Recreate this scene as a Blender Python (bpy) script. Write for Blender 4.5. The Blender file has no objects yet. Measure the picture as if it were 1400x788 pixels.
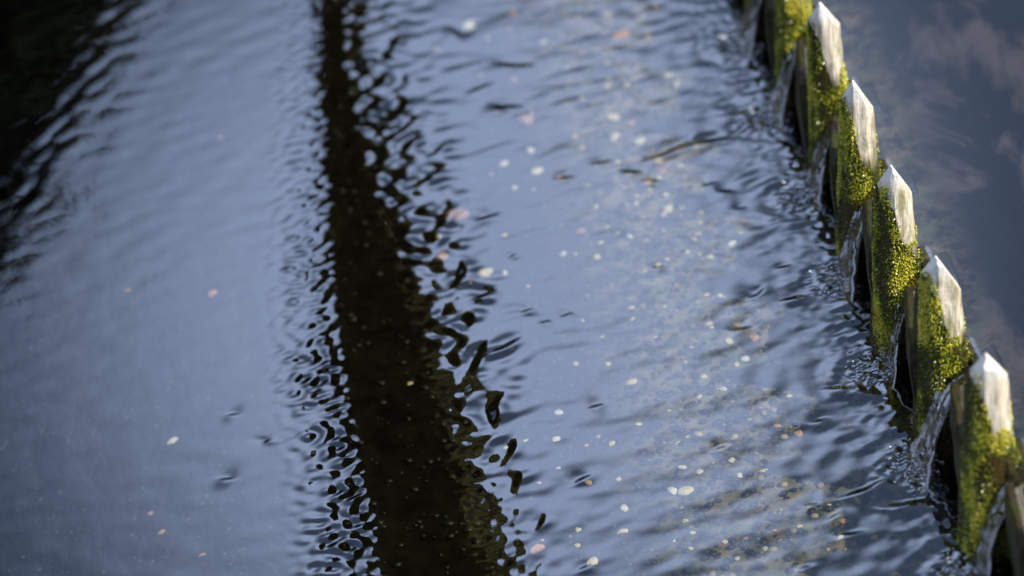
import bpy, bmesh, math, random
import numpy as np
from mathutils import Vector, noise
from math import radians, sin, cos, pi
random.seed(7); RNG = np.random.default_rng(11)
S = bpy.context.scene
COL = S.collection

# ------------------------------------------------------------------ camera
PITCH, ROLL, DIST, FPX = radians(30), radians(12), 4.73, 5911.0     # FPX: focal length in photo pixels (1400 wide)
Fv = np.array([0, cos(PITCH), -sin(PITCH)]); U0 = np.array([0, sin(PITCH), cos(PITCH)]); X0 = np.array([1.0, 0, 0])
Rv = cos(ROLL)*X0 - sin(ROLL)*U0; Uv = cos(ROLL)*U0 + sin(ROLL)*X0
CAM = -Fv*DIST
def back(px, py, z):
    D = Fv*FPX + Rv*(px-700) - Uv*(py-394)
    return CAM + D*((z-CAM[2])/D[2])
def proj(P):
    v = np.asarray(P) - CAM; w = v@Fv
    return 700 + FPX*(v@Rv)/w, 394 - FPX*(v@Uv)/w
cam = bpy.data.cameras.new("camera"); camo = bpy.data.objects.new("camera", cam); COL.objects.link(camo)
from mathutils import Matrix
M = Matrix(((Rv[0], Uv[0], -Fv[0], CAM[0]), (Rv[1], Uv[1], -Fv[1], CAM[1]), (Rv[2], Uv[2], -Fv[2], CAM[2]), (0, 0, 0, 1)))
camo.matrix_world = M
cam.sensor_width = 36; cam.lens = FPX*36/1400; cam.clip_start = .05; cam.clip_end = 3000
cam.dof.use_dof = True
focus_pt = back(1240, 330, .12)
cam.dof.focus_distance = float((focus_pt-CAM)@Fv); cam.dof.aperture_fstop = 3.2; cam.dof.aperture_blades = 8
S.camera = camo

# ------------------------------------------------------------------ world, sun, exposure
SUN_EL, SUN_AZ = 50, 122            # azimuth clockwise from +Y: to the right of the camera and a little behind it
sd = Vector((cos(radians(SUN_EL))*sin(radians(SUN_AZ)), cos(radians(SUN_EL))*cos(radians(SUN_AZ)), sin(radians(SUN_EL))))
W = bpy.data.worlds.new("World"); S.world = W; W.use_nodes = True
nt = W.node_tree; N = nt.nodes; L = nt.links; N.clear()
out = N.new('ShaderNodeOutputWorld'); bg = N.new('ShaderNodeBackground'); bg.inputs[1].default_value = .05
sky = N.new('ShaderNodeTexSky'); sky.sky_type = 'NISHITA'; sky.sun_disc = False
sky.sun_elevation = radians(SUN_EL); sky.sun_rotation = radians(SUN_AZ); sky.dust_density = .6
tc = N.new('ShaderNodeTexCoord')
cn = N.new('ShaderNodeTexNoise'); cn.inputs['Scale'].default_value = 2.6; cn.inputs['Detail'].default_value = 5; cn.inputs['Distortion'].default_value = .4
cmap = N.new('ShaderNodeMapping'); cmap.inputs['Scale'].default_value = (1, 1, 2.2); cmap.inputs['Location'].default_value = (.3, .1, .2)
L.new(tc.outputs['Generated'], cmap.inputs[0]); L.new(cmap.outputs[0], cn.inputs['Vector'])
cr = N.new('ShaderNodeValToRGB'); cr.color_ramp.elements[0].position = .35; cr.color_ramp.elements[1].position = .7
cr.color_ramp.elements[0].color = (0, 0, 0, 1); cr.color_ramp.elements[1].color = (.75, .75, .75, 1)
L.new(cn.outputs[0], cr.inputs[0])
GLOW_DIR = Rv*(660-700)/FPX - Uv*(410-394)/FPX + Fv; GLOW_DIR = Vector((GLOW_DIR[0], GLOW_DIR[1], -GLOW_DIR[2])).normalized()  # direction of an added bright sky patch, fading its reflection towards the corners
dp = N.new('ShaderNodeVectorMath'); dp.operation = 'DOT_PRODUCT'; dp.inputs[1].default_value = GLOW_DIR
nz_ = N.new('ShaderNodeVectorMath'); nz_.operation = 'NORMALIZE'; L.new(tc.outputs['Generated'], nz_.inputs[0]); L.new(nz_.outputs[0], dp.inputs[0])
ac = N.new('ShaderNodeMath'); ac.operation = 'ARCCOSINE'; L.new(dp.outputs['Value'], ac.inputs[0])
mr = N.new('ShaderNodeMapRange'); mr.interpolation_type = 'SMOOTHSTEP'; L.new(ac.outputs[0], mr.inputs[0])
for i_, v_ in enumerate((radians(1.8), radians(8.0), .86, .02)): mr.inputs[i_+1].default_value = v_
ad = N.new('ShaderNodeMath'); ad.operation = 'MULTIPLY_ADD'; L.new(cr.outputs[0], ad.inputs[0]); ad.inputs[1].default_value = .09; L.new(mr.outputs[0], ad.inputs[2]); ad.use_clamp = True
mr2 = N.new('ShaderNodeMapRange'); mr2.interpolation_type = 'SMOOTHSTEP'; L.new(ac.outputs[0], mr2.inputs[0])
for i_, v_ in enumerate((radians(18), radians(45), 0, .62)): mr2.inputs[i_+1].default_value = v_
ad2 = N.new('ShaderNodeMath'); ad2.operation = 'ADD'; ad2.use_clamp = True; L.new(ad.outputs[0], ad2.inputs[0]); L.new(mr2.outputs[0], ad2.inputs[1])
mx = N.new('ShaderNodeMix'); mx.data_type = 'RGBA'
L.new(ad2.outputs[0], mx.inputs['Factor']); L.new(sky.outputs[0], mx.inputs[6]); mx.inputs[7].default_value = (13.0, 15.9, 23.4, 1)
L.new(mx.outputs[2], bg.inputs[0]); L.new(bg.outputs[0], out.inputs[0])
sun = bpy.data.lights.new("sun", 'SUN'); sun.energy = 5; sun.angle = radians(.5); sun.color = (1, .94, .84)
suno = bpy.data.objects.new("sun", sun); COL.objects.link(suno); suno.rotation_euler = (-sd).to_track_quat('-Z', 'Y').to_euler()
S.view_settings.view_transform = 'Standard'; S.view_settings.look = 'None'; S.view_settings.gamma = 1
S.view_settings.exposure = .35
S.cycles.use_denoising = True; S.cycles.max_bounces = 10; S.cycles.transparent_max_bounces = 12; S.cycles.sample_clamp_indirect = 6
S.cycles.caustics_reflective = False; S.cycles.caustics_refractive = False

# ------------------------------------------------------------------ helpers
def mat(name):
    m = bpy.data.materials.new(name); m.use_nodes = True; m.node_tree.nodes.clear(); return m
class G:
    """tiny node-graph helper"""
    def __init__(s, m): s.t = m.node_tree; s.n = s.t.nodes; s.l = s.t.links
    def new(s, ty, **kw):
        n = s.n.new(ty)
        for k, v in kw.items():
            if k.startswith('_'): setattr(n, k[1:], v)
        return n
    def link(s, a, b): s.l.new(a, b)
    def val(s, sock, v):
        if hasattr(v, 'is_output') or isinstance(v, bpy.types.NodeSocket): s.l.new(v, sock)
        else: sock.default_value = v
    def math(s, op, a, b=0, clamp=False):
        n = s.n.new('ShaderNodeMath'); n.operation = op; n.use_clamp = clamp; s.val(n.inputs[0], a); s.val(n.inputs[1], b); return n.outputs[0]
    def noise(s, vec, scale, detail=3, rough=.55, dist=0, col=False):
        n = s.n.new('ShaderNodeTexNoise'); s.l.new(vec, n.inputs['Vector'])
        for k, v in (('Scale', scale), ('Detail', detail), ('Roughness', rough), ('Distortion', dist)): n.inputs[k].default_value = v
        return n.outputs[1 if col else 0]
    def ramp(s, f, *stops):
        n = s.n.new('ShaderNodeValToRGB'); s.l.new(f, n.inputs[0]); e = n.color_ramp.elements
        while len(e) < len(stops): e.new(.5)
        for i, (p, c) in enumerate(stops):
            e[i].position = p; e[i].color = (c, c, c, 1) if not isinstance(c, tuple) else (*c, 1)
        return n.outputs[0]
    def mix(s, f, a, b):
        n = s.n.new('ShaderNodeMix'); n.data_type = 'RGBA'; s.val(n.inputs[0], f)
        for k, v in ((6, a), (7, b)):
            if isinstance(v, tuple): v = (*v[:3], 1)
            s.val(n.inputs[k], v)
        return n.outputs[2]
    def maprange(s, v, a, b, c=0, d=1):
        n = s.n.new('ShaderNodeMapRange'); s.l.new(v, n.inputs[0])
        for i, q in enumerate((a, b, c, d)): n.inputs[i+1].default_value = q
        n.interpolation_type = 'SMOOTHSTEP'; return n.outputs[0]
    def mapping(s, vec, sc=(1, 1, 1), rot=(0, 0, 0)):
        n = s.n.new('ShaderNodeMapping'); s.l.new(vec, n.inputs[0]); n.inputs['Scale'].default_value = sc; n.inputs['Rotation'].default_value = rot; return n.outputs[0]
    def bump(s, h, strength=.5, dist=.001, normal=None):
        n = s.n.new('ShaderNodeBump'); s.l.new(h, n.inputs['Height']); n.inputs['Strength'].default_value = strength; n.inputs['Distance'].default_value = dist
        if normal: s.l.new(normal, n.inputs['Normal'])
        return n.outputs[0]
    def pbr(s, col, rough=.6, spec=.5, nrm=None, **kw):
        n = s.n.new('ShaderNodeBsdfPrincipled'); s.val(n.inputs['Base Color'], (*col, 1) if isinstance(col, tuple) else col)
        s.val(n.inputs['Roughness'], rough); s.val(n.inputs['Specular IOR Level'], spec)
        if nrm: s.l.new(nrm, n.inputs['Normal'])
        for k, v in kw.items(): s.val(n.inputs[k.replace('_', ' ')], v)
        return n
    def out(s, sh):
        o = s.n.new('ShaderNodeOutputMaterial'); s.l.new(sh, o.inputs[0])
def texobj(g): return g.n.new('ShaderNodeTexCoord').outputs['Object']
def attr(g, name):
    n = g.n.new('ShaderNodeAttribute'); n.attribute_name = name; return n
def link(name, me, m=None, parent=None, smooth=True):
    o = bpy.data.objects.new(name, me); COL.objects.link(o)
    if m: me.materials.append(m)
    if parent: o.parent = parent
    if smooth and len(me.polygons): me.polygons.foreach_set('use_smooth', [True]*len(me.polygons))
    return o
def tag(o, label=None, cat=None, group=None, kind=None):
    for k, v in (('label', label), ('category', cat), ('group', group), ('kind', kind)):
        if v: o[k] = v
    return o
def npmesh(name, V, Fq):
    """mesh from numpy vertices and equal-sized faces"""
    me = bpy.data.meshes.new(name); V = np.asarray(V, float); Fq = np.asarray(Fq, np.int32)
    k = Fq.shape[1]
    me.vertices.add(len(V)); me.vertices.foreach_set('co', V.ravel())
    me.loops.add(Fq.size); me.loops.foreach_set('vertex_index', Fq.ravel())
    me.polygons.add(len(Fq)); me.polygons.foreach_set('loop_start', np.arange(0, Fq.size, k, dtype=np.int32))
    me.update(calc_edges=True); me.validate(); return me
def gridfaces(nx, ny):
    i = np.arange(nx-1)[:, None]*ny + np.arange(ny-1)[None, :]; i = i.ravel()
    return np.stack([i, i+ny, i+ny+1, i+1], 1)
def sstep(x, a, b):
    t = np.clip((x-a)/(b-a), 0, 1); return t*t*(3-2*t)
def empty(name, loc, **kw):
    o = bpy.data.objects.new(name, None); COL.objects.link(o); o.location = loc; o.empty_display_size = .05; return tag(o, **kw)

# ------------------------------------------------------------------ layout: the row of stakes
Z_UP, Z_TIP, Z_BED = .105, .215, -.06
tip_px = [(1012, -195), (1045, -112), (1078, -72+30), (1120, 3), (1165, 110), (1217, 226), (1278, 350), (1347, 483), (1424, 630), (1510, 790)]
tips = [back(a, b, Z_TIP) for a, b in tip_px]
# far ones: continue the measured spacing rather than the guesses
dirn = (tips[3]-tips[7])/4
tips[2] = tips[3]+dirn*1.0; tips[1] = tips[3]+dirn*2.0+np.array([.004, 0, 0]); tips[0] = tips[3]+dirn*3.0
tips[8] = tips[7]-dirn+np.array([.012, -.0, 0]); tips[9] = tips[7]-dirn*2+np.array([.03, 0, 0])
def row_x(y):
    ys = np.array([t[1] for t in tips])[::-1]; xs = np.array([t[0] for t in tips])[::-1]
    yy = np.asarray(y, float)
    r = np.interp(yy, ys, xs)
    r = np.where(yy > ys[-1], xs[-1]+(yy-ys[-1])*(dirn[0]/dirn[1]), r)
    r = np.where(yy < ys[0], xs[0]+(yy-ys[0])*(-.1), r)
    return r

# ------------------------------------------------------------------ ground / river bed
def bed_nz(x, y): return noise.fractal(Vector((x*9, y*9, 0)), .6, 2, 2)*.005
def build_bed():
    xs = np.concatenate([[-900, -400, -150, -60, -25, -12, -6, -4, -3, -2.4, -1.8, -1.2], np.linspace(-.9, .9, 181), [1.2, 1.6, 2.2, 3, 4, 5, 6.5, 9, 14, 25, 60, 150, 400, 900]])
    ys = np.concatenate([[-900, -400, -150, -60, -25, -12, -8, -6, -5, -4, -3, -2, -1.4], np.linspace(-1.1, 1.5, 221), [1.8, 2.3, 3, 4, 5, 6, 7, 8, 10, 14, 25, 60, 150, 400, 900]])
    X, Y = np.meshgrid(xs, ys, indexing='ij')
    Z = np.full_like(X, Z_BED)
    nz = np.array([bed_nz(x, y) for x, y in zip(X.ravel(), Y.ravel())]).reshape(X.shape)
    Z += nz
    up = X > row_x(Y)+.03
    Z = np.where(up, .01+nz, Z)
    def bank(d, h): return h*sstep(d, 0, 2.5)
    Z += bank(Y-6.5, 1.3) + bank(-4.2-X, 1.2) + bank(X-6.5, 1.2) + bank(-7-Y, 1.0)
    V = np.stack([X.ravel(), Y.ravel(), Z.ravel()], 1)
    me = npmesh('riverbed', V, gridfaces(len(xs), len(ys)))
    m = mat('silt'); g = G(m); P = texobj(g)
    n1 = g.noise(P, 7, 5, .6, .4); n2 = g.noise(P, 60, 4, .6); n3 = g.noise(g.mapping(P, (1, .25, 1), (0, 0, radians(20))), 90, 3)
    silt = g.mix(g.ramp(n2, (.35, 0.), (.7, 1.)), (.0025, .002, .0016), (.008, .0065, .004))
    algae = g.mix(g.ramp(n3, (.35, 0.), (.7, 1.)), (.012, .018, .006), (.045, .062, .022))
    sep = g.n.new('ShaderNodeSeparateXYZ'); g.link(P, sep.inputs[0])
    greener = g.maprange(sep.outputs[0], .02, .40, .0, .9)           # weed grows thicker towards the weir
    f = g.math('MULTIPLY', greener, g.ramp(n1, (.38, 0.), (.62, 1.)))
    bed = g.mix(f, silt, algae)
    mott = g.mix(g.ramp(g.noise(P, 26, 5, .65, .6, True), (.3, 0.), (.7, 1.)), (.05, .11, .05), (.34, .24, .16))
    bed = g.mix(g.math('MULTIPLY', g.maprange(sep.outputs[0], .02, .17, 0, 1), g.ramp(g.noise(P, 40, 4, .7, .3), (.38, 0.), (.60, .9))), bed, mott)
    patches = g.mix(g.ramp(g.noise(g.mapping(P, (1.9, .8, 1), (0, 0, radians(-25))), 5, 7, .62, .35), (.51, 0.), (.60, 1.)), (.012, .013, .014), (.105, .086, .074))
    upm = g.maprange(sep.outputs[0], .44, .50, 0, 1)
    c = g.mix(upm, bed, patches)
    # dry earth and grass on the banks
    hi = g.maprange(sep.outputs[2], .15, .35, 0, 1)
    c = g.mix(hi, c, g.mix(n1, (.010, .016, .005), (.025, .022, .012)))
    g.out(g.pbr(c, .9, .02, g.bump(n2, .6, .004)).outputs[0])
    o = link('riverbed', me, m); tag(o, kind='structure')
build_bed()

# ------------------------------------------------------------------ water
def water_mat(name, refl, tint, bump_sc, bump_h, power=1.0):
    m = mat(name); g = G(m); P = texobj(g)
    n = g.noise(g.mapping(P, (1, .55, 1), (0, 0, radians(-8))), bump_sc, 3, .5, .2)
    nb = g.bump(n, 1, bump_h)
    tr = g.n.new('ShaderNodeBsdfTransparent'); tr.inputs[0].default_value = (*tint, 1)
    gl = g.n.new('ShaderNodeBsdfGlossy'); gl.inputs['Roughness'].default_value = .015; gl.inputs[0].default_value = (.93, .96, 1, 1)
    g.link(nb, gl.inputs['Normal'])
    lw = g.n.new('ShaderNodeFresnel'); lw.inputs['IOR'].default_value = 1.333; g.link(nb, lw.inputs['Normal'])
    f = g.math('MULTIPLY_ADD', lw.outputs[0], power, True)
    f.node.inputs[2].default_value = refl; f.node.use_clamp = True
    mxs = g.n.new('ShaderNodeMixShader'); g.link(f, mxs.inputs[0]); g.link(tr.outputs[0], mxs.inputs[1]); g.link(gl.outputs[0], mxs.inputs[2])
    g.out(mxs.outputs[0]); return m
REFL = .27
M_LOW = water_mat('rippled water', REFL, (.94, .94, .82), 40, .00010)
M_UP = water_mat('still water', REFL-.065, (.8, .8, .85), 20, .00006)

OPEN = .57                                    # each gap is boarded from the nearer stake to this fraction, then open
def flank(y):
    """how far the boarding stands out towards the lower pool (m), and whether the gap is open there"""
    for i in range(len(tips)-1):
        y0, y1 = tips[i+1][1]+.02, tips[i][1]+.02
        if y0 <= y <= y1:
            t = (y-y0)/(y1-y0); k = float(sstep(t, OPEN, OPEN+.05))
            return (.037-.034*t)*(1-k)+(-.010)*k, k
    return .02, 0
# notch (gap) positions, where water pours over
gaps = []
for i in range(len(tips)-1):
    a, b = tips[i], tips[i+1]
    gaps.append((a*.75+b*.25)*np.array([1, 1, 0]))
ROWN = np.array([-1, -.10, 0.]); ROWN /= np.linalg.norm(ROWN)       # downstream direction
feet = [gp + ROWN*.054 + np.array([0, .02, 0]) for gp in gaps]

# short steep wavelets seen in the photo: (px, py, length px, angle deg, strength)
WAVELETS = [(700, 90, 40, -5, 1), (600, 205, 30, 40, 1), (595, 235, 35, 35, .9), (665, 297, 30, 20, 1), (700, 350, 14, 40, .7), (660, 405, 40, 25, 1.1),
 (690, 475, 36, 30, 1.1), (650, 500, 26, 60, 1), (775, 430, 16, 25, .8), (815, 555, 22, 15, .9), (795, 655, 26, 30, 1), (985, 612, 22, 20, .8),
 (920, 205, 60, 28, 1), (965, 193, 60, 10, 1.1), (1010, 175, 24, 45, 1), (1010, 155, 40, 12, 1), (770, 243, 28, 3, .8), (820, 222, 28, 8, .7), (862, 235, 26, -6, .9),
 (890, 247, 22, -3, .8), (990, 262, 26, -8, .9), (970, 252, 18, 20, .8), (1010, 285, 20, 10, .8), (1070, 365, 24, 12, 1), (1040, 398, 16, 50, .9), (1085, 408, 36, 8, 1.2),
 (1010, 450, 28, 2, .9), (1030, 405, 18, 20, .8), (900, 365, 14, 10, .6), (700, 615, 26, 70, 1), (708, 655, 20, 80, 1), (740, 715, 20, 60, .9), (800, 775, 26, 30, .9),
 (1180, 670, 60, 22, 1.2), (1230, 690, 60, 10, 1.1), (1110, 690, 24, 5, .9), (1140, 705, 20, 40, .9), (1100, 775, 26, 8, .8), (1145, 530, 40, 0, 1), (1120, 575, 24, 15, 1),
 (1180, 530, 30, -30, 1), (690, 145, 40, -8, .8), (625, 45, 22, -50, 1), (655, 120, 30, 25, .8), (680, 150, 30, -20, .7), (540, 60, 30, 60, 1.2), (550, 150, 36, 60, 1.2),
 (565, 165, 40, 30, 1), (630, 375, 36, 70, 1.2), (610, 295, 30, 65, 1), (1160, 730, 40, 5, 1), (310, 655, 22, 0, .7), (318, 567, 18, 0, .6), (365, 603, 12, 45, .6), (640, 445, 20, 60, 1),
 (675, 560, 34, 75, 1.2), (655, 480, 30, 60, 1), (745, 440, 12, 20, .7), (720, 425, 14, 30, .7)]

def spectrum(nx, ny, dx, lam, width, stretch, ang, seed):
    """random surface with wavelengths round lam (m); crests stretched along ang"""
    r = np.random.default_rng(seed).standard_normal((nx, ny))
    kx = np.fft.fftfreq(nx, dx)[:, None]; ky = np.fft.fftfreq(ny, dx)[None, :]
    a = radians(ang); u = kx*cos(a)+ky*sin(a); v = -kx*sin(a)+ky*cos(a)
    k = np.sqrt((u*stretch)**2+v**2)*lam + 1e-9
    f = np.exp(-(np.log(k)/width)**2)
    h = np.real(np.fft.ifft2(np.fft.fft2(r)*f)); gx, gy = np.gradient(h, dx)
    return h/np.sqrt((gx**2+gy**2).mean())                          # unit rms slope

def build_lower():
    dx = .003; xs = np.arange(-.78, .46, dx); ys = np.arange(-1.02, 1.32, dx); nx, ny = len(xs), len(ys)
    X, Y = np.meshgrid(xs, ys, indexing='ij')
    P = np.stack([X, Y, np.zeros_like(X)], -1)
    px, py = proj(P)
    py_c = np.clip(py, -100, 900)
    Lb = np.interp(py_c, [0, 400, 500, 600, 700, 788], [433, 445, 456, 475, 495, 508])
    Rb = np.interp(py_c, [0, 150, 250, 400, 500, 600, 700, 788], [490, 512, 540, 600, 632, 655, 690, 712])
    s = lambda *a: spectrum(nx, ny, dx, *a)
    H = np.zeros_like(X)
    # left reach: almost glassy, breaking into small capillary ripples close to the reflected trunk
    dl = Lb-px
    left = sstep(dl, -60, 0)
    H += s(.021, .26, 1.0, 60, 1)*sstep(dl, -22, 8)*(1-sstep(dl, 25, np.interp(py_c, [0, 400, 788], [80, 95, 125])))*np.interp(py_c, [0, 250, 400, 600, 788], [.014, .028, .048, .075, .088])
    H += s(.05, .4, 1.5, 10, 2)*left*.003
    H += s(.034, .30, 2.2, 55, 3)*np.exp(-((px-(165-py_c*.5))/45)**2)*.006*(1-sstep(py_c, 330, 480))
    # right of the trunk: curling steep ripples
    dr = px-Rb
    nb = np.exp(-np.clip(dr-10, 0, 999)**2/(2*50**2))*sstep(dr, -50, 0)
    H += s(.036, .32, 1.0, 50, 4)*nb*np.interp(py_c, [0, 200, 450, 560, 700, 788], [.075, .085, .075, .045, .022, .020])
    H += s(.018, .30, 1.0, 50, 14)*sstep(dr, -90, -10)*(1-sstep(dr, 0, 60))*.02
    mid = sstep(dr, -20, 80)
    H += s(.085, .35, 2.0, 12, 5)*mid*.007
    H += s(.040, .35, 1.8, 8, 6)*mid*.0045
    H += s(.020, .35, 1.6, 15, 7)*mid*.003
    H += s(.026, .3, 1.9, -4, 27)*mid*.0038
    patch = s(.30, .4, 1, 0, 8); patch = sstep(patch/np.abs(patch).std(), .2, 1.6)
    H += s(.034, .3, 1.7, 12, 9)*mid*patch*.010
    # near the weir
    dw = row_x(Y)-X
    nw = np.exp(-np.clip(dw-.05, 0, 9)**2/(2*.10**2))
    H += s(.034, .35, 1.5, 5, 10)*nw*.020
    H += s(.014, .3, 1.0, 5, 11)*np.exp(-np.clip(dw-.05, 0, 9)**2/(2*.035**2))*.03
    for i, f in enumerate(feet):
        d = np.sqrt((X-f[0])**2+(Y-f[1])**2)
        H += .0004*np.sin(d*2*pi/.032+i)*np.exp(-d/.07)*sstep(d, .0, .03)
        H += s(.014, .3, 1, 0, 30+i)*np.exp(-(d/.030)**2)*.26
    for (wx, wy, ln, an, st) in WAVELETS:
        c = back(wx, wy, 0); e = back(wx+cos(radians(an))*ln/2, wy-sin(radians(an))*ln/2, 0); t = (e-c)[:2]; hl = np.linalg.norm(t); t = t/hl; hl = min(hl, .045)
        nrm = np.array([-t[1], t[0]]);  nrm = nrm if nrm[1] > 0 else -nrm
        a = (X-c[0])*t[0]+(Y-c[1])*t[1]; b = (X-c[0])*nrm[0]+(Y-c[1])*nrm[1] + 6*a*a*(1 if (int(wx) % 2) else -1)
        amp = min(.0014, .0004+.03*hl); wd = amp/.25*(1.1-.6*(a/hl)**2).clip(.4, 2)
        H += -1.1*st*amp*np.exp(-(a/hl)**2*1.3)*np.tanh(b/wd)*np.exp(-(b/(.008+12*amp))**2)
    edge = sstep(X, -.78, -.70)*sstep(Y, -1.02, -.94)*(1-sstep(Y, 1.24, 1.32))
    Z = H*edge
    V = np.stack([X.ravel(), Y.ravel(), Z.ravel()], 1); Fq = gridfaces(nx, ny)
    keep = (X < row_x(Y)+.012).ravel(); Fq = Fq[keep[Fq].all(1)]
    # calm surroundings, butted against the fine sheet
    x0, x1, y0, y1 = xs[0], xs[-1], ys[0], ys[-1]; n = len(V)
    rx = lambda y: float(row_x(y))+.0
    ext = [(-12, -9), (x0, -9), (.9, -9), (-12, y0), (x0, y0), (rx(y0), y0), (-12, y1), (x0, y1), (rx(y1), y1), (-12, 9), (x0, 9), (rx(9), 9)]
    V = np.vstack([V, [(a, b, 0) for a, b in ext]])
    q = lambda *k: [n+i for i in k]
    Fx = [q(0, 1, 4, 3), q(1, 2, 5, 4), q(3, 4, 7, 6), q(6, 7, 10, 9), q(7, 8, 11, 10)]
    me = npmesh('lower_pool', V, np.vstack([Fq, Fx]))
    tag(link('lower_pool_water', me, M_LOW), kind='structure')
build_lower()

def build_upper():
    ys = np.linspace(-1.6, 1.8, 680)
    V, rows = [], []
    offs = np.array([.0, .004, .008, .013, .02, .03, .045, .065, .1, .2, .4, .8, 2, 12.])
    for j, y in enumerate(ys):
        for o in offs:
            lf_, k_ = flank(y); x = float(row_x(y))+(-lf_+.007)*math.exp(-o/.03)+o
            z = Z_UP
            z -= .004*k_*math.exp(-(o/.006)**2)                      # drawn down at the lip
            z += .00012*noise.noise(Vector((x*8, y*8, 3)))
            V.append((x, y, z))
    Fq = gridfaces(len(ys), len(offs))[:, ::-1]
    n = len(V); V = np.array(V)
    a0, a1 = float(row_x(-1.6))+.018, float(row_x(1.8))+.018
    V = np.vstack([V, [(a0, -9, Z_UP), (12.6, -9, Z_UP), (a1+.4, 9, Z_UP), (12.6, 9, Z_UP)]])
    nO = len(offs); last = (len(ys)-1)*nO
    Fx = [[0, nO-1, n+1, n][::-1], [last, last+nO-1, n+3, n+2]]
    me = npmesh('upper_pool', V, np.vstack([Fq, Fx]))
    tag(link('upper_pool_water', me, M_UP), kind='structure')
build_upper()

# ------------------------------------------------------------------ stakes
def stake_material():
    m = mat('weathered stake'); g = G(m); P = texobj(g)
    sep = g.n.new('ShaderNodeSeparateXYZ'); g.link(P, sep.inputs[0]); x, y, z = sep.outputs
    grain = g.noise(g.mapping(P, (1, 1, .06)), 420, 4, .6, .3)
    rnd = g.n.new('ShaderNodeObjectInfo').outputs['Random']
    off = g.n.new('ShaderNodeVectorMath'); off.operation = 'ADD'; g.link(P, off.inputs[0]); g.link(rnd, off.inputs[1])
    blot = g.noise(g.mapping(off.outputs[0], (1, 1, .35)), 60, 4, .6, .3)
    fine = g.noise(off.outputs[0], 300, 3)
    # how far up and to the right a point lies: the weathered dry tip against the wet flank
    w = g.math('ADD', g.math('MULTIPLY', z, .22), g.math('MULTIPLY', x, 1.0))
    w = g.math('ADD', w, g.math('MULTIPLY', g.maprange(z, .165, .20, 0, 1), .008))
    w = g.math('ADD', w, g.math('MULTIPLY', g.math('SUBTRACT', blot, .5), .016))
    dry = g.math('MULTIPLY', g.maprange(w, .0305, .0335, 0, 1), g.maprange(g.math('ADD', z, g.math('MULTIPLY', g.math('SUBTRACT', blot, .5), .06)), .112, .140, 0, 1))
    cream = g.mix(g.ramp(grain, (.32, 0.), (.60, 1.)), (.34, .26, .16), (.90, .81, .63))
    cream = g.mix(g.ramp(blot, (.52, 0.), (.68, .75)), cream, (.17, .17, .045))
    cream = g.mix(g.maprange(z, .186, .204, 0, .8), cream, (.92, .88, .78))
    wet = g.mix(g.ramp(grain, (.35, 0.), (.65, 1.)), (.012, .009, .004), (.085, .055, .016))
    wet = g.mix(g.ramp(blot, (.42, 0.), (.6, .8)), wet, (.035, .042, .006))
    c = g.mix(dry, wet, cream)
    rough = g.mix(dry, (.5, .5, .5), (.7, .7, .7))
    h = g.math('ADD', g.math('MULTIPLY', grain, 1.0), g.math('MULTIPLY', fine, .5))
    g.out(g.pbr(c, rough, .12, g.bump(h, .8, .0014)).outputs[0]); return m
M_STAKE = stake_material()
M_MOSS = mat('wet moss'); g = G(M_MOSS); a = attr(g, 'tone')
mc = g.ramp(a.outputs['Fac'], (0., (.03, .04, .003)), (.40, (.11, .135, .007)), (.76, (.33, .35, .016)), (1., (.62, .56, .06)))
ms = g.pbr(mc, .28, .6)
g.out(ms.outputs[0])

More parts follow.
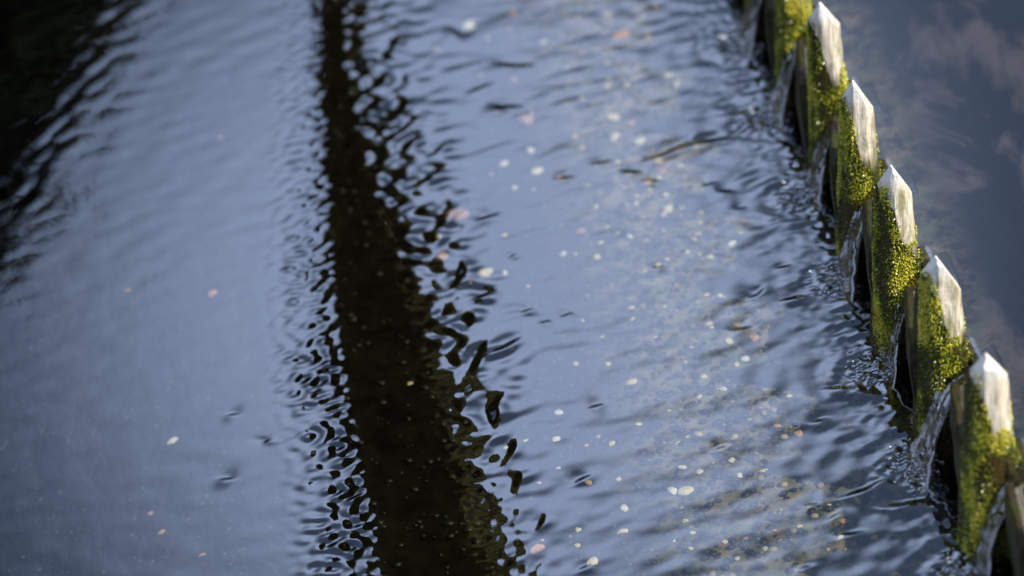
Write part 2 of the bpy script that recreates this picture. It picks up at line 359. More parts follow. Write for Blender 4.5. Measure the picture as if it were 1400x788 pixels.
def make_stake(seed, scale=1.0):
    """one hewn stake; local origin on its axis at lower water level, z up"""
    rr = random.Random(seed)
    sec = [(-.019, .010), (-.019, -.008), (-.013, -.022), (-.005, -.028), (.011, -.028), (.020, -.022), (.024, -.006), (.022, .014), (.012, .026), (-.012, .026)]
    sec = [(sx*.79*scale*(1+rr.uniform(-.05, .05)), sy*scale*(1+rr.uniform(-.05, .05))) for sx, sy in sec]
    # resample the outline
    pts = []
    n = len(sec)
    for i in range(n):
        for k in range(5):
            t = k/5; pts.append((sec[i][0]*(1-t)+sec[(i+1) % n][0]*t, sec[i][1]*(1-t)+sec[(i+1) % n][1]*t))
    bm = bmesh.new(); rings = []
    zs = np.concatenate([np.linspace(-.12, .0, 6), np.linspace(.006, .26, 46)])
    for z in zs:
        wd = 1 + .42*(1-min(max(z, 0)/.2, 1))**1.0 - .02
        bulge = .006*math.exp(-((z-.088)/.016)**2)
        r = []
        for (x, y) in pts:
            nn = noise.fractal(Vector((x*60+seed*7, y*60, z*14)), .7, 2, 3)*.0022
            gr = noise.noise(Vector((x*260+seed, y*260, z*12)))*.0007
            l = math.hypot(x, y); f = wd + (nn+gr)/l + (bulge/l if x > .012 else 0)
            r.append(bm.verts.new((x*f-.02*(z-.1)*.0, y*f, z)))
        rings.append(r)
    for a_, b_ in zip(rings, rings[1:]):
        for i in range(len(pts)): bm.faces.new((a_[i], a_[(i+1) % len(pts)], b_[(i+1) % len(pts)], b_[i]))
    bm.faces.new(rings[0][::-1]); bm.faces.new(rings[-1])
    ax = -.003*scale + rr.uniform(-.0015, .0015)
    H = Z_TIP
    cuts = [((ax+.0014, 0, H), (1.75+rr.uniform(-.3, .3), -.1, 1)), ((ax-.0012, 0, H), (-2.5+rr.uniform(-.4, .4), -.12, 1)),
            ((ax, 0, H), (0, -.04, 1)), ((ax, -.019, H), (.3, 2.0, 1)), ((ax, -.0265, H), (0, -2.6, 1))]
    for co, no in cuts:
        gm = bm.verts[:]+bm.edges[:]+bm.faces[:]
        res = bmesh.ops.bisect_plane(bm, geom=gm, plane_co=co, plane_no=Vector(no).normalized(), clear_outer=True, dist=1e-6)
        ed = [e for e in res['geom_cut'] if isinstance(e, bmesh.types.BMEdge)]
        bmesh.ops.holes_fill(bm, edges=ed, sides=0)
    bmesh.ops.recalc_face_normals(bm, faces=bm.faces)
    for f in bm.faces: f.smooth = len(f.verts) <= 4
    for e in bm.edges:
        if len(e.link_faces) == 2 and e.calc_face_angle(0) > .5: e.smooth = False
    me = bpy.data.meshes.new('stake'); bm.to_mesh(me); 
    # moss tufts rooted on the surface
    bm.faces.ensure_lookup_table()
    V, Fc, tone = [], [], []
    cand = []
    for f in bm.faces:
        c = f.calc_center_median(); nrm = f.normal
        if len(f.verts) > 4 or c.z < .0: continue
        cand.append((f, c, nrm.copy(), f.calc_area()))
    for f, c, nrm, ar in cand:
        x, y, z = c; x /= (1+.42*(1-min(max(z, 0)/.2, 1))); nn = noise.fractal(Vector((x*45+seed*3, y*45, z*22)), .7, 2, 3)
        # a bright band down the front left, another down the back right below the dry tip
        band = (1-sstep(x, -.006+(.155-z)*.15, .001+(.155-z)*.15))*sstep(x, -.026, -.018) if y < .0 and z < .197 else 0
        low = (1 if (y < .0 and x > -.012 and z < .122+.03*nn+(.02 if x > .020 else 0)) else 0)
        side = 1 if (x > .019 and z < .14+.02*nn) else 0
        d = max(band, low*.8, side*.45)
        d *= min(1.5, max(.12, .35+1.9*(nn+.25)))
        if z < .02: d *= .8
        k = d*ar/1.3e-6
        k = int(k)+(rr.random() < k-int(k))
        vs = [v.co for v in f.verts]
        for _ in range(k):
            if len(vs) < 4: vs = vs+[vs[0]]
            q1, q2 = rr.random(), rr.random(); p = (vs[0]*(1-q1)+vs[1]*q1)*(1-q2)+(vs[3]*(1-q1)+vs[2]*q1)*q2
            dn = (nrm + Vector((rr.uniform(-.7, .7), rr.uniform(-.7, .7), rr.uniform(-.9, .3)))).normalized()
            ln = rr.uniform(.0010, .0034); wd = rr.uniform(.0004, .0010)
            sd_ = dn.cross(Vector((rr.uniform(-1, 1), rr.uniform(-1, 1), rr.uniform(-1, 1)))).normalized()
            b = len(V); mid = p+dn*ln*.55
            V += [p-nrm*.0005, mid+sd_*wd, p+dn*ln+Vector((0, 0, -.0006)), mid-sd_*wd]
            Fc.append((b, b+1, b+2, b+3)); tn = min(1, max(0, .42+1.0*nn+rr.uniform(-.3, .35)+(.12 if abs(x+.01) < .006 else 0)-(.2 if z < .05 else 0)))
            tone += [tn]*4
    bm.free()
    mm = npmesh('moss', np.array([tuple(v) for v in V]), np.array(Fc))
    at = mm.attributes.new('tone', 'FLOAT', 'POINT'); at.data.foreach_set('value', tone)
    return me, mm

stake_txt = {0: ('farthest mossy stake, cut by the top edge of the photo', 1), 1: ('mossy stake just beyond the top edge of the photo, its wet foot in view', 1),
 2: ('blurred mossy stake with its tip cut off, behind the first whole pale tip', 1),
 3: ('farthest stake whose whole pointed tip shows, tip touching the top of the photo', 1),
 4: ('second whole pointed stake counting from the top edge, narrow pale tip', 1),
 5: ('middle one of the five whole pointed stakes, beside the pinkish silt of the upper pool', 1.04),
 6: ('fourth whole pointed stake from the top, second nearest pale tip, thick bright moss', 1.1),
 7: ('nearest stake with a whole pale tip, yellow green moss, lower right of the photo', 1.14),
 8: ('dark mossy stake cut by the right edge in the bottom right corner', 1.14)}
for i, t in enumerate(tips[:9]):
    txt, sc = stake_txt[i]
    me, mm = make_stake(20+i, sc)
    e = empty('wooden_stake', (t[0], t[1]+.02, 0), label=txt, cat='stake', group='pointed wooden stakes in a row along the weir')
    e.rotation_euler = (radians(random.uniform(-1.2, 1.2)), radians(6.5+random.uniform(-1.5, 1.5)), radians(random.uniform(-7, 7)))
    apex = max((v.co for v in me.vertices), key=lambda v: v.z); q_ = e.rotation_euler.to_matrix() @ Vector(apex)
    e.location = (t[0]-q_.x, t[1]-q_.y, t[2]-q_.z)
    link('post', me, M_STAKE, e, smooth=False); link('moss', mm, M_MOSS, e, smooth=False)

# ------------------------------------------------------------------ weir boards between the stakes
M_BOARD = mat('slimy board'); g = G(M_BOARD); P = texobj(g)
gn = g.noise(g.mapping(P, (1, .08, 1)), 160, 4, .6, .3); bl = g.noise(P, 30, 4)
c = g.mix(g.ramp(gn, (.35, 0.), (.65, 1.)), (.008, .006, .003), (.036, .025, .009)); c = g.mix(g.ramp(bl, (.45, 0.), (.6, .8)), c, (.03, .038, .006))
g.out(g.pbr(c, .3, .3, g.bump(gn, .9, .003)).outputs[0])
for i in range(len(tips)-1):
    a, b = tips[i+1], tips[i]                    # a nearer
    n = 60; V = []
    for k in range(n+1):
        t = k/n; c_ = a*(1-t)+b*t; w_ = .006*noise.noise(Vector((c_[1]*30, 1, 2)))+.003*noise.noise(Vector((c_[1]*110, 4, 2)))
        lf, op = flank(c_[1]+.02); top = (Z_UP+.004+w_*.4)*(1-op)+.080*op
        for (ox, z) in ((-lf-.004+w_*.8, -.12), (-lf-.002+w_*.8, top-.03), (-lf+w_*.6+.001, top-.004), (-lf+.003+w_*.5, top), (-lf+.010, top-.001), (-lf+.013, -.12)):
            V.append((c_[0]+ox, c_[1]+.02, z))
    Fq = []
    for k in range(n):
        for j in range(6): Fq.append((k*6+j, k*6+(j+1) % 6, (k+1)*6+(j+1) % 6, (k+1)*6+j))
    me = npmesh('board', V, Fq)
    o = link('weir_board', me, M_BOARD, smooth=True)
    tag(o, 'slimy board %s' % ['in the farthest gap of the weir', 'in the gap at the top edge of the photo', 'in the gap behind the first whole pale tip', 'in the gap between the two farthest whole stakes',
        'in the gap between the second and the middle whole stake', 'in the gap between the middle and the fourth whole stake', 'in the gap just beyond the nearest whole pale tip',
        'in the gap below the nearest whole pale tip', 'in the gap at the bottom right corner'][i], 'board', 'boards closing the gaps of the weir')

# ------------------------------------------------------------------ water pouring through the gaps
M_SPILL = mat('pouring water'); g = G(M_SPILL); P = texobj(g)
nb = g.bump(g.noise(g.mapping(P, (1, 1, .3)), 150, 3, .5, .4), .8, .0012)
s_ = g.pbr((.97, .98, 1.), .02, .5, nb, Transmission_Weight=1.0, IOR=1.333)
gl = g.n.new('ShaderNodeBsdfGlossy'); gl.inputs['Roughness'].default_value = .03; g.link(nb, gl.inputs['Normal'])
lw = g.n.new('ShaderNodeLayerWeight'); lw.inputs['Blend'].default_value = .35; g.link(nb, lw.inputs['Normal'])
fc_ = g.math('MULTIPLY_ADD', lw.outputs['Facing'], .5); fc_.node.inputs[2].default_value = .22
mxs = g.n.new('ShaderNodeMixShader'); g.link(fc_, mxs.inputs[0]); g.link(s_.outputs[0], mxs.inputs[1]); g.link(gl.outputs[0], mxs.inputs[2])
g.out(mxs.outputs[0])
rdir = -dirn[:2]/np.linalg.norm(dirn[:2]); RD = np.array([rdir[0], rdir[1], 0])      # along the row, towards the camera
def make_spill(i):
    gp = gaps[i]; V = []; NT, NA = 44, 40; rr = random.Random(500+i); thr = rr.uniform(.048, .068); wid = rr.uniform(.027, .035); sk = rr.uniform(-.4, .6)
    for k in range(NT):
        t = k/(NT-1)
        s = t*.155                                                   # arclength-like
        if t < .3:
            u = t/.3; ox = .043-.035*u; z = Z_UP-.006-.008*u*u
        else:
            u = (t-.3)/.7; ox = .008-thr*u**.8; z = Z_UP-.014-(Z_UP+.004)*u**1.55
        hw = wid-.004*sstep(t, .1, .5)-.008*math.sin(pi*min(1, max(0, (t-.35)/.6)))+.014*sstep(t, .7, 1)
        th = .0030+.0014*sstep(t, .7, 1)
        # flow normal
        slope = 0 if t < .25 else min(1, (t-.25)/.35); nn = np.array([-sin(slope*1.15), 0, cos(slope*1.15)])
        c = np.array([gp[0]+.0, gp[1]+.02, 0])-ROWN*ox*-1*(-1) if False else gp + np.array([0, .02, 0]) + (-ROWN)*ox
        c = c + np.array([0, 0, z]) + RD*(.004*math.sin(t*3+i)+sk*.03*t*t)
        for j in range(NA):
            a = 2*pi*j/NA; ca, sa = cos(a), sin(a)
            w = hw*ca*abs(ca)**.2
            rid = .0030*noise.noise(Vector((w*170+i*5, 0, t*3)))*sstep(t, .1, .4) + .0042*noise.noise(Vector((w*120, i*9, t*14)))*sstep(t, .3, 1)
            rim = .0030*math.exp(-((abs(ca)-.93)/.08)**2)*sstep(t, .2, .5)
            p = c + RD*(w+.002*noise.noise(Vector((t*9, i, 0)))) + nn*(th*sa+(rid+rim)*(1 if sa > 0 else .2)-w*w*(3.5 if t < .4 else -2))
            V.append(p)
    Fq = []
    for k in range(NT-1):
        for j in range(NA): Fq.append((k*NA+j, (k+1)*NA+j, (k+1)*NA+(j+1) % NA, k*NA+(j+1) % NA))
    me = npmesh('spill', np.array(V), Fq)
    bm = bmesh.new(); bm.from_mesh(me); bm.verts.ensure_lookup_table()
    bm.faces.new([bm.verts[j] for j in range(NA)]); bm.faces.new([bm.verts[(NT-1)*NA+j] for j in range(NA)][::-1])
    bmesh.ops.recalc_face_normals(bm, faces=bm.faces); bm.to_mesh(me); bm.free()
    return me
M_FOAM = mat('foam'); g = G(M_FOAM)
f1 = g.pbr((.9, .93, .97), .05, .8, None, Transmission_Weight=.45, IOR=1.333); g.out(f1.outputs[0])
# churned water and bubbles where each jet lands
def make_splash(i):
    rr = random.Random(90+i); bm = bmesh.new(); f = feet[i]
    for k in range(110):
        a = rr.uniform(0, 2*pi); q = 1+.35*noise.noise(Vector((cos(a)*1.7+i*3, sin(a)*1.7, 1)))
        if k < 50: rad_ = abs(rr.gauss(0, .5))
        else: rad_ = q*rr.choice([.75, 1.0, 1.0, 1.35])+rr.gauss(0, .06)
        p = Vector((f[0]-.002+cos(a)*rad_*.020, f[1]+.004+sin(a)*rad_*.036, .0008)); s = rr.choice([.0005, .0006, .0008, .0011, .0016])
        mt = Matrix.Translation(p) @ Matrix.Rotation(rr.uniform(0, 3), 4, 'Z') @ Matrix.Diagonal((s*rr.uniform(1, 2.2), s, s*rr.uniform(.5, .9), 1))
        bmesh.ops.create_icosphere(bm, subdivisions=2, radius=1, matrix=mt)
    me = bpy.data.meshes.new('bubbles'); bm.to_mesh(me); bm.free(); return me
spill_txt = ['farthest of the glassy spills, at the top edge of the photo', 'blurred glassy spill at the top edge, left of the cut off stake', 'glassy spill left of the farthest whole pale tip',
 'glassy spill left of the second whole pointed stake', 'glassy spill left of the middle whole stake with white sparkles at its foot', 'glassy spill between the middle and fourth whole stakes',
 'narrow glassy spill just left of the nearest whole pale tip', 'glassy spill in the bottom right corner with a bright glint', 'nearest spill, below the bottom right corner']
for i in range(len(gaps)):
    o = link('water_spill', make_spill(i), M_SPILL)
    tag(o, spill_txt[i], 'water spill', 'spills of water pouring between the stakes')
    link('foam', make_splash(i), M_FOAM, o)['kind'] = 'stuff'

# ------------------------------------------------------------------ pebbles on the bed
def peb_mesh(seed, res=3):
    rr = random.Random(seed); bm = bmesh.new(); bmesh.ops.create_icosphere(bm, subdivisions=res, radius=1)
    a, b, c = rr.uniform(.8, 1.25), rr.uniform(.6, .95), rr.uniform(.35, .55)
    for v in bm.verts:
        p = v.co.copy(); q = 1+.38*noise.noise(p*1.1+Vector((seed*9.1, 0, 0)))+.06*noise.noise(p*3+Vector((0, seed, 0)))
        v.co = Vector((p.x*a*q, p.y*b*q, p.z*c*q))
    me = bpy.data.meshes.new('pebble'); bm.to_mesh(me); bm.free(); me.polygons.foreach_set('use_smooth', [True]*len(me.polygons)); return me
peb_shapes = [peb_mesh(i) for i in range(8)]
def peb_mat(name, c):
    m = mat(name); g = G(m); P = texobj(g); n = g.noise(P, 2.5, 4, .6); n2 = g.noise(P, 14, 3)
    d = tuple(v*.55 for v in c)
    g.out(g.pbr(g.mix(g.ramp(n, (.3, 0.), (.7, 1.)), d, c), .35, .5, g.bump(n2, .4, .1)).outputs[0]); return m
PM = {'white': peb_mat('white quartz', (.88, .84, .68)), 'cream': peb_mat('cream flint', (.85, .72, .36)), 'orange': peb_mat('orange flint', (.80, .42, .18)),
      'pink': peb_mat('pinkish stone', (.5, .28, .2)), 'green': peb_mat('algae stone', (.34, .38, .10)), 'grey': peb_mat('grey stone', (.22, .21, .18))}
peb_me = {}
def pebble(px, py, size_px, colr, label=None):
    z = Z_BED+.004; p = back(px, py, z); z = Z_BED+bed_nz(p[0], p[1]); s = size_px*.50*DIST/FPX
    k = (random.randrange(8), colr)
    if k not in peb_me:
        me = peb_shapes[k[0]].copy(); me.materials.append(PM[colr]); peb_me[k] = me
    o = bpy.data.objects.new('pebble', peb_me[k]); COL.objects.link(o)
    o.location = (p[0], p[1], z+s*.25); o.scale = (s, s, s); o.rotation_euler = (random.uniform(-.2, .2), random.uniform(-.2, .2), random.uniform(0, 6.28))
    if label: tag(o, label, 'pebble')
    else:
        tag(o, {'white': 'small white pebble seen through the rippled water of the lower pool', 'cream': 'small cream yellow pebble seen through the rippled water of the lower pool',
            'orange': 'small orange pebble seen through the rippled water of the lower pool', 'pink': 'dull pinkish pebble seen through the lower pool water',
            'green': 'small green algae covered pebble seen through the lower pool water', 'grey': 'dull grey pebble seen through the lower pool water'}[colr], 'pebble', colr+' pebbles on the bed')
    return o
NAMED = [(912, 285, 17, 'white', 'large white pebble in the middle of the lower pool, right of the wavelets'), (1030, 462, 16, 'orange', 'bright orange half round pebble lying level with the fourth spill'),
 (1018, 487-0, 14, 'white', 'white pebble just below the bright orange one'), (918, 667, 17, 'white', 'white pebble at the left end of a joined white pair near the bottom'), (936, 667, 20, 'cream', 'long pale pebble touching the right side of the white one near the bottom'),
 (718, 163, 34, 'pink', 'broad pinkish flat stone left of the wavelets near the top'), (990, 163, 30, 'pink', 'broad pinkish flat stone near the upper stakes'), (848, 47, 24, 'orange', 'orange stone near the top edge of the photo'),
 (640, 35, 24, 'white', 'blurred white stone near the top edge, nearest the dark trunk reflection'), (663, 373, 20, 'cream', 'cream stone right of the curling ripples beside the trunk reflection'), (690, 372, 11, 'white', 'small white stone right of a cream one beside the curling ripples'),
 (605, 350, 18, 'orange', 'orange stone glimpsed inside the curling ripples at the edge of the trunk reflection'), (290, 399, 16, 'orange', 'faint orange pebble in the calm left part of the pool'), (235, 601, 15, 'white', 'faint white pebble in the calm lower left part of the pool'),
 (735, 750, 22, 'orange', 'reddish orange stone near the bottom edge beside the trunk reflection'), (863, 525, 17, 'cream', 'cream pebble standing alone left of the middle of the lower pool'), (625, 292, 30, 'pink', 'broad dull pink stone at the edge of the curling ripples'),
 (1182, 525, 24, 'pink', 'pinkish stone close to the foot of the fourth whole stake'), (1157, 525, 18, 'orange', 'orange stone left of the pinkish one near the fourth whole stake'), (1160, 590-8, 14, 'orange', 'flat orange pebble just downstream of the nearest spill')]
BRIGHT = [(725, 206, 16, 'white'), (733, 230, 17, 'white'), (688, 222, 14, 'white'), (838, 157, 18, 'cream'), (862, 163, 10, 'orange'), (840, 184, 17, 'white'), (873, 188, 18, 'white'), (855, 112, 11, 'white'),
 (829, 114, 10, 'cream'), (776, 117, 11, 'green'), (795, 133, 10, 'cream'), (924, 114, 10, 'cream'), (912, 99, 18, 'cream'), (867, 77, 14, 'cream'), (829, 82, 8, 'cream'), (900, 242, 10, 'white'), (885, 248, 12, 'orange'),
 (886, 257, 10, 'white'), (869, 265, 9, 'cream'), (870, 277, 10, 'cream'), (933, 280, 12, 'cream'), (969, 283, 7, 'white'), (1013, 208, 14, 'orange'), (1020, 228, 10, 'green'), (905, 231, 14, 'pink'), (890, 240, 10, 'green'),
 (793, 311, 16, 'pink'), (860, 320, 11, 'white'), (770, 348, 12, 'white'), (820, 327, 9, 'white'), (948, 323, 9, 'cream'), (965, 401, 11, 'cream'), (984, 401, 7, 'white'), (952, 411, 10, 'green'), (911, 349, 7, 'white'),
 (993, 424, 6, 'white'), (972, 443, 7, 'white'), (1040, 343, 12, 'green'), (1000, 332, 12, 'white'), (1006, 487+6, 10, 'cream'), (1063, 491, 11, 'cream'), (985, 492, 7, 'white'), (895, 457, 6, 'white'), (1128, 517, 8, 'cream'),
 (988, 528, 12, 'white'), (1045, 530, 10, 'green'), (1078, 541, 11, 'cream'), (1045, 565, 12, 'pink'), (1062, 580, 11, 'orange'), (1091, 589, 13, 'orange'), (1000, 627, 13, 'white'), (933, 637, 11, 'white'), (956, 643, 12, 'white'),
 (1011, 648, 9, 'white'), (1045, 642, 12, 'cream'), (1102, 621, 13, 'cream'), (1112, 645, 11, 'orange'), (1149, 646, 12, 'orange'), (1192, 637, 8, 'cream'), (1222, 614, 9, 'orange'), (1153, 711, 10, 'orange'), (1148, 730, 8, 'white'),
 (852, 691, 13, 'white'), (850, 723, 12, 'cream'), (845, 683-30, 9, 'cream'), (789, 740-20, 10, 'white'), (810, 769, 15, 'cream'), (788, 742, 11, 'cream'), (1225, 785, 11, 'orange'), (1008, 765, 9, 'white'), (1195, 730, 10, 'cream'),
 (760, 597, 12, 'white'), (836, 603, 12, 'cream'), (762, 560, 11, 'white'), (930, 560, 9, 'green'), (926, 602, 7, 'cream'), (872, 575, 8, 'white'), (1060, 535, 8, 'white'), (1180, 600, 8, 'green'), (795, 200, 9, 'cream'),
 (600, 322, 10, 'cream'), (596, 62, 12, 'cream'), (700, 18, 20, 'pink'), (174, 396, 10, 'pink'), (220, 725, 10, 'pink'), (205, 700, 9, 'pink'), (277, 760, 9, 'pink'),
 (300, 183, 10, 'pink'), (560, 520, 8, 'cream')]
for p in NAMED: pebble(*p)
for p in BRIGHT: pebble(*p)
taken = [(p[0], p[1]) for p in NAMED+BRIGHT]
n_extra = 0
while n_extra < 170:
    x, y = random.uniform(640, 1250), random.uniform(-5, 790)
    if x > 1190-(788-y)*.02 and y < 520: continue
    if x > 880+y*.47: continue
    rb = np.interp(y, [0, 150, 250, 400, 500, 600, 700, 788], [490, 512, 540, 600, 632, 655, 690, 712])
    if x < rb+25 or min((x-a)**2+(y-b)**2 for a, b in taken) < 150: continue
    if random.random() > .12+.88*math.exp(-((x-(880+.25*y))/150)**2)*(.45+.55*math.exp(-((y-180)/220)**2)): continue
    taken.append((x, y)); n_extra += 1
    pebble(x, y, random.choice([4, 5, 6, 6, 7, 8, 9, 11]), random.choice(['white', 'cream', 'cream', 'cream', 'green', 'pink', 'grey', 'orange']))
# the finer gravel nobody could count
def gravel():
    V, Fq = [], []; rr = random.Random(5); bm = bmesh.new(); bmesh.ops.create_icosphere(bm, subdivisions=1, radius=1)
    bv = np.array([v.co[:] for v in bm.verts]); bf = np.array([[v.index for v in f.verts] for f in bm.faces]); bm.free(); tn = []
    for k in range(9500):
        x, y = rr.uniform(-.75, .40), rr.uniform(-1.0, 1.3)
        qx, qy = proj((x, y, Z_BED)); near = math.exp(-((qx-(900+.25*qy))/190)**2)      # the paler stones lie right of the middle of the lower pool
        if k > 4500 and rr.random() > near: x, y = rr.uniform(.0, .40), rr.uniform(-.9, 1.2)
        s = rr.choice([.0015, .002, .0025, .0035, .005]); a = rr.uniform(0, 6.28)
        R = np.array([[cos(a), -sin(a), 0], [sin(a), cos(a), 0], [0, 0, 1]])
        v = (bv*np.array([s*rr.uniform(1, 1.6), s, s*.5]))@R.T + np.array([x, y, Z_BED+bed_nz(x, y)+.001])
        Fq.append(bf+len(V)*len(bv)); V.append(v); tn += [min(1, rr.random()*(.72+.28*near)+(.12*near*rr.random()))*(.2 if near < .4 else 1)]*len(bv)  # gravel colour darkened elsewhere to keep the bough's reflection black
    me = npmesh('gravel', np.vstack(V), np.vstack(Fq)); at = me.attributes.new('tone', 'FLOAT', 'POINT'); at.data.foreach_set('value', tn)
    m = mat('gravel'); g = G(m); a = attr(g, 'tone')
    g.out(g.pbr(g.ramp(a.outputs['Fac'], (0., (.005, .004, .003)), (.55, (.012, .010, .007)), (.80, (.03, .026, .014)), (1., (.42, .34, .18))), .5, .4).outputs[0])
    tag(link('gravel', me, m), 'fine dark gravel and silt on the bed of the lower pool', 'gravel', kind='stuff')
gravel()

# ------------------------------------------------------------------ the bough above the water whose reflection is the dark band
M_BARK = mat('mossy bark'); g = G(M_BARK)
uvn = attr(g, 'along')
P = texobj(g)
fur = g.noise(g.mapping(P, (1, .16, 1)), 75, 5, .65, .5); bl = g.noise(P, 16, 4, .6)
c = g.mix(g.ramp(fur, (.50, 0.), (.66, 1.)), (.005, .004, .003), (.13, .095, .05))
c = g.mix(g.ramp(bl, (.4, 0.), (.6, .85)), c, g.mix(fur, (.05, .055, .01), (.24, .235, .07)))
g.out(g.pbr(c, .85, .05, g.bump(fur, 1, .02)).outputs[0])
def tube(path, radii, seg=28, seed=0, rough=.05, flare=False):
    path = [np.asarray(p, float) for p in path]; V = []
    # smooth resample
    n = len(path); T = np.linspace(0, n-1, (n-1)*10+1); A = np.array(path)
    def cr(arr, t):
        i = min(int(t), n-2); u = t-i; p0, p1, p2, p3 = arr[max(i-1, 0)], arr[i], arr[i+1], arr[min(i+2, n-1)]
        return .5*((2*p1)+(-p0+p2)*u+(2*p0-5*p1+4*p2-p3)*u*u+(-p0+3*p1-3*p2+p3)*u**3)
    C_ = np.array([cr(A, t) for t in T]); Rr = np.array([cr(np.array(radii, float), t) for t in T])
    for k in range(len(C_)):
        tg = C_[min(k+1, len(C_)-1)]-C_[max(k-1, 0)]; tg /= np.linalg.norm(tg)
        s_ = np.cross(tg, [0, 0, 1.]); s_ /= np.linalg.norm(s_)+1e-9; u_ = np.cross(s_, tg)
        for j in range(seg):
            a = 2*pi*j/seg; d = s_*cos(a)+u_*sin(a)
            r = Rr[k]*(1+rough*noise.fractal(Vector((cos(a)*2+seed, sin(a)*2, k*.25)), .7, 2, 3))
            if flare and cos(a) < -.05 and sin(a) < .35:            # the right flank leans outwards
                q = (.35-sin(a))/1.35; V.append(C_[k]+r/Rr[k]*Rr[k]*(s_*(-(1.0-.62*q)) + u_*(.35-1.25*q))); continue
            V.append(C_[k]+d*r)
    Fq = [(k*seg+j, k*seg+(j+1) % seg, (k+1)*seg+(j+1) % seg, (k+1)*seg+j) for k in range(len(C_)-1) for j in range(seg)]
    return np.array(V), np.array(Fq)
def merge(parts):
    V, Fq, n = [], [], 0
    for v, f in parts: V.append(v); Fq.append(f+n); n += len(v)
    return np.vstack(V), np.vstack(Fq)
def mir(px, py, h):
    p = back(px, py, -h); return np.array([p[0], p[1], h])
def leaf_cloud(blobs, n, size, seed):
    """leaf quads spread through the volume of several ellipsoidal clumps"""
    r = np.random.default_rng(seed); wts = np.array([b[1][0]*b[1][1]*b[1][2] for b in blobs]); idx = r.choice(len(blobs), n, p=wts/wts.sum())
    C_ = np.array([b[0] for b in blobs])[idx]; R_ = np.array([b[1] for b in blobs])[idx]
    d = r.standard_normal((n, 3)); d /= np.linalg.norm(d, axis=1)[:, None]; p = C_+d*R_*(r.random((n, 1))**.45)*(1+.12*r.standard_normal((n, 1)))
    a = r.standard_normal((n, 3)); a /= np.linalg.norm(a, axis=1)[:, None]; b = np.cross(a, r.standard_normal((n, 3))); b /= np.linalg.norm(b, axis=1)[:, None]
    s = size*(.6+.8*r.random((n, 1)))
    V = np.stack([p-a*s, p+b*s*.4, p+a*s, p-b*s*.4], 1).reshape(-1, 3); Fq = np.arange(n*4).reshape(-1, 4); return V, Fq
M_LEAF = mat('dark foliage'); g = G(M_LEAF); P = texobj(g)
g.out(g.pbr(g.mix(g.ramp(g.noise(P, 1.5, 3), (.4, 0.), (.6, 1.)), (.003, .005, .0015), (.009, .012, .004)), .7, .1).outputs[0])

EDGE = [(-700, 436, 452, .26), (-350, 434, 462, .28), (0, 431, 488, .32), (150, 436, 511, .36), (250, 440, 542, .39), (400, 445, 598, .44), (500, 456, 630, .48), (600, 474, 655, .52), (700, 493, 688, .56), (788, 508, 713, .60), (950, 535, 775, .68), (1150, 570, 860, .80)]
pth, rad = [], []
for y, l, r_, h in EDGE:
    r_ += 7
    c = mir((l+r_)/2, y, h); dl = np.linalg.norm(c-CAM*np.array([1, 1, -1])); pth.append(c); rad.append((r_-l)/2*dl/FPX*.98)
last = pth[-1]
pth += [last+np.array([-.10, -.22, .22]), last+np.array([-.55, -.30, .42]), np.array([-1.5, float(last[1])-.2, 1.15]), np.array([-2.6, float(last[1])-.1, 1.0]), np.array([-4.1, float(last[1])+.1, .35])]
rad += [.16, .17, .18, .20, .24]
tree = empty('leaning_tree', (-4.3, float(last[1]), .3), label='mossy leaning tree whose bough is mirrored as the dark band across the pool', cat='tree')
def child(name, vf, m, par):
    V, Fq = vf; me = npmesh(name, V-np.array(par.location), Fq); return link(name, me, m, par)
child('bough', tube(pth, rad, 48, 3, .10, True), M_BARK, tree)

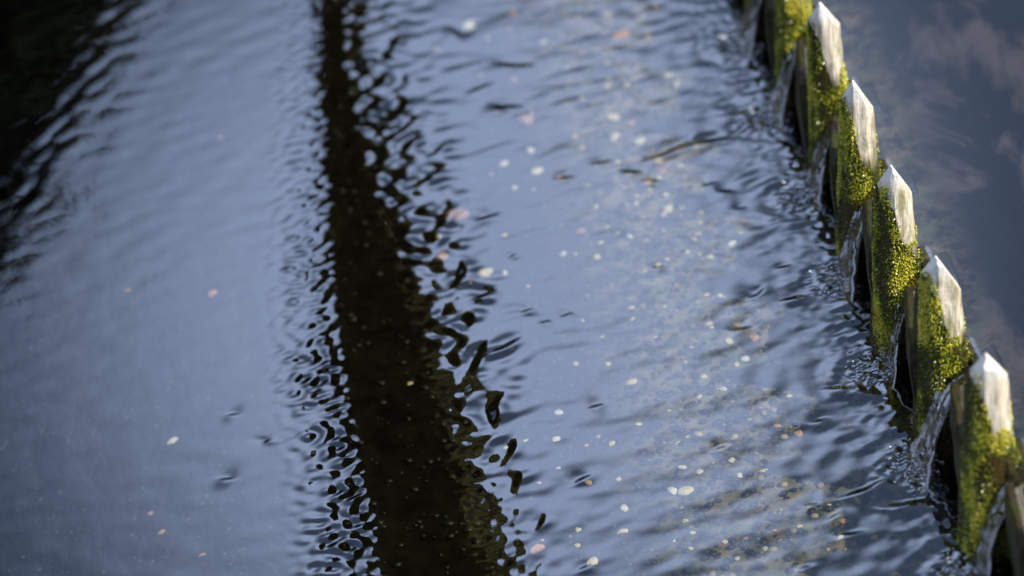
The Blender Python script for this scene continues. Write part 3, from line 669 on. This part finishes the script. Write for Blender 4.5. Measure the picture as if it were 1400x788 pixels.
# ------------------------------------------------------------------ far bank, seen only mirrored
def bush(name, c, r, label, seed, n=9000, grp=None):
    e = empty(name, (c[0], c[1], .6), label=label, cat='tree', group=grp)
    rr = random.Random(seed); blobs = [((c[0], c[1], r[2]*.9), (r[0]*.85, r[1]*.85, r[2]*.9))]
    for k in range(14):
        a = rr.uniform(0, 6.28); blobs.append(((c[0]+cos(a)*r[0]*.6, c[1]+sin(a)*r[1]*.6, r[2]*rr.uniform(.4, 1.45)), (r[0]*.36, r[1]*.36, r[2]*.34)))
    child('crown', leaf_cloud(blobs, n, .16, seed), M_LEAF, e)
    child('trunk', tube([(c[0], c[1], .3), (c[0]+.1, c[1], r[2]*.7), (c[0]-.1, c[1], r[2]*1.3)], [.28, .2, .1], 12, seed), M_BARK, e)
X_ = [-11, -7.5, -4.6, -1.6, 1.4, 4.2, 7.4, 11]
HT = [3.6, 3.0, 2.3, 1.9, 2.0, 1.9, 2.1, 2.3]
for i, (x, h) in enumerate(zip(X_, HT)):
    bush('riverside_tree', (x, 10.5+random.uniform(-.5, .8)), (2.2, 1.4, h), 'dark leafy tree on the far bank', 60+i, 7000, 'trees along the far bank')
# the dark one mirrored in the top left corner
cA = CAM*np.array([1, 1, -1])
def dirm(px, py):
    D = Fv*FPX + Rv*(px-700) - Uv*(py-394); D = D*np.array([1, 1, -1]); return D/np.linalg.norm(D)
def atY(px, py, Y):
    d = dirm(px, py); return cA + d*((Y-cA[1])/d[1])
pA, pB = atY(150, 0, 8.2), atY(0, 330, 8.2)
print('top-left silhouette', pA, pB)
sl = (pB-pA)/np.linalg.norm(pB-pA); nrm_ = np.array([-abs(sl[2]), 0, -abs(sl[0])])
blobs = []
rr = random.Random(3)
for k in range(16):
    t = -1.8+k*.19; p = pA+(pB-pA)*t
    for q in range(5): blobs.append((tuple(p+nrm_*(.41+.6*q)+np.array([rr.uniform(-.05, .05), rr.uniform(-.2, .2), rr.uniform(-.05, .05)])), (.45, .45, .45)))
e = empty('riverside_tree', (pA[0]-1.6, 8.2, .6), label='dark tree mirrored in the top left corner of the pool', cat='tree')
child('crown', leaf_cloud(blobs, 60000, .08, 77), M_LEAF, e)
child('trunk', tube([(pA[0]-1.6, 8.2, .2), (pA[0]-1.4, 8.2, 1.6), (pA[0]-1.3, 8.2, 3.0)], [.3, .22, .12], 12, 5), M_BARK, e)
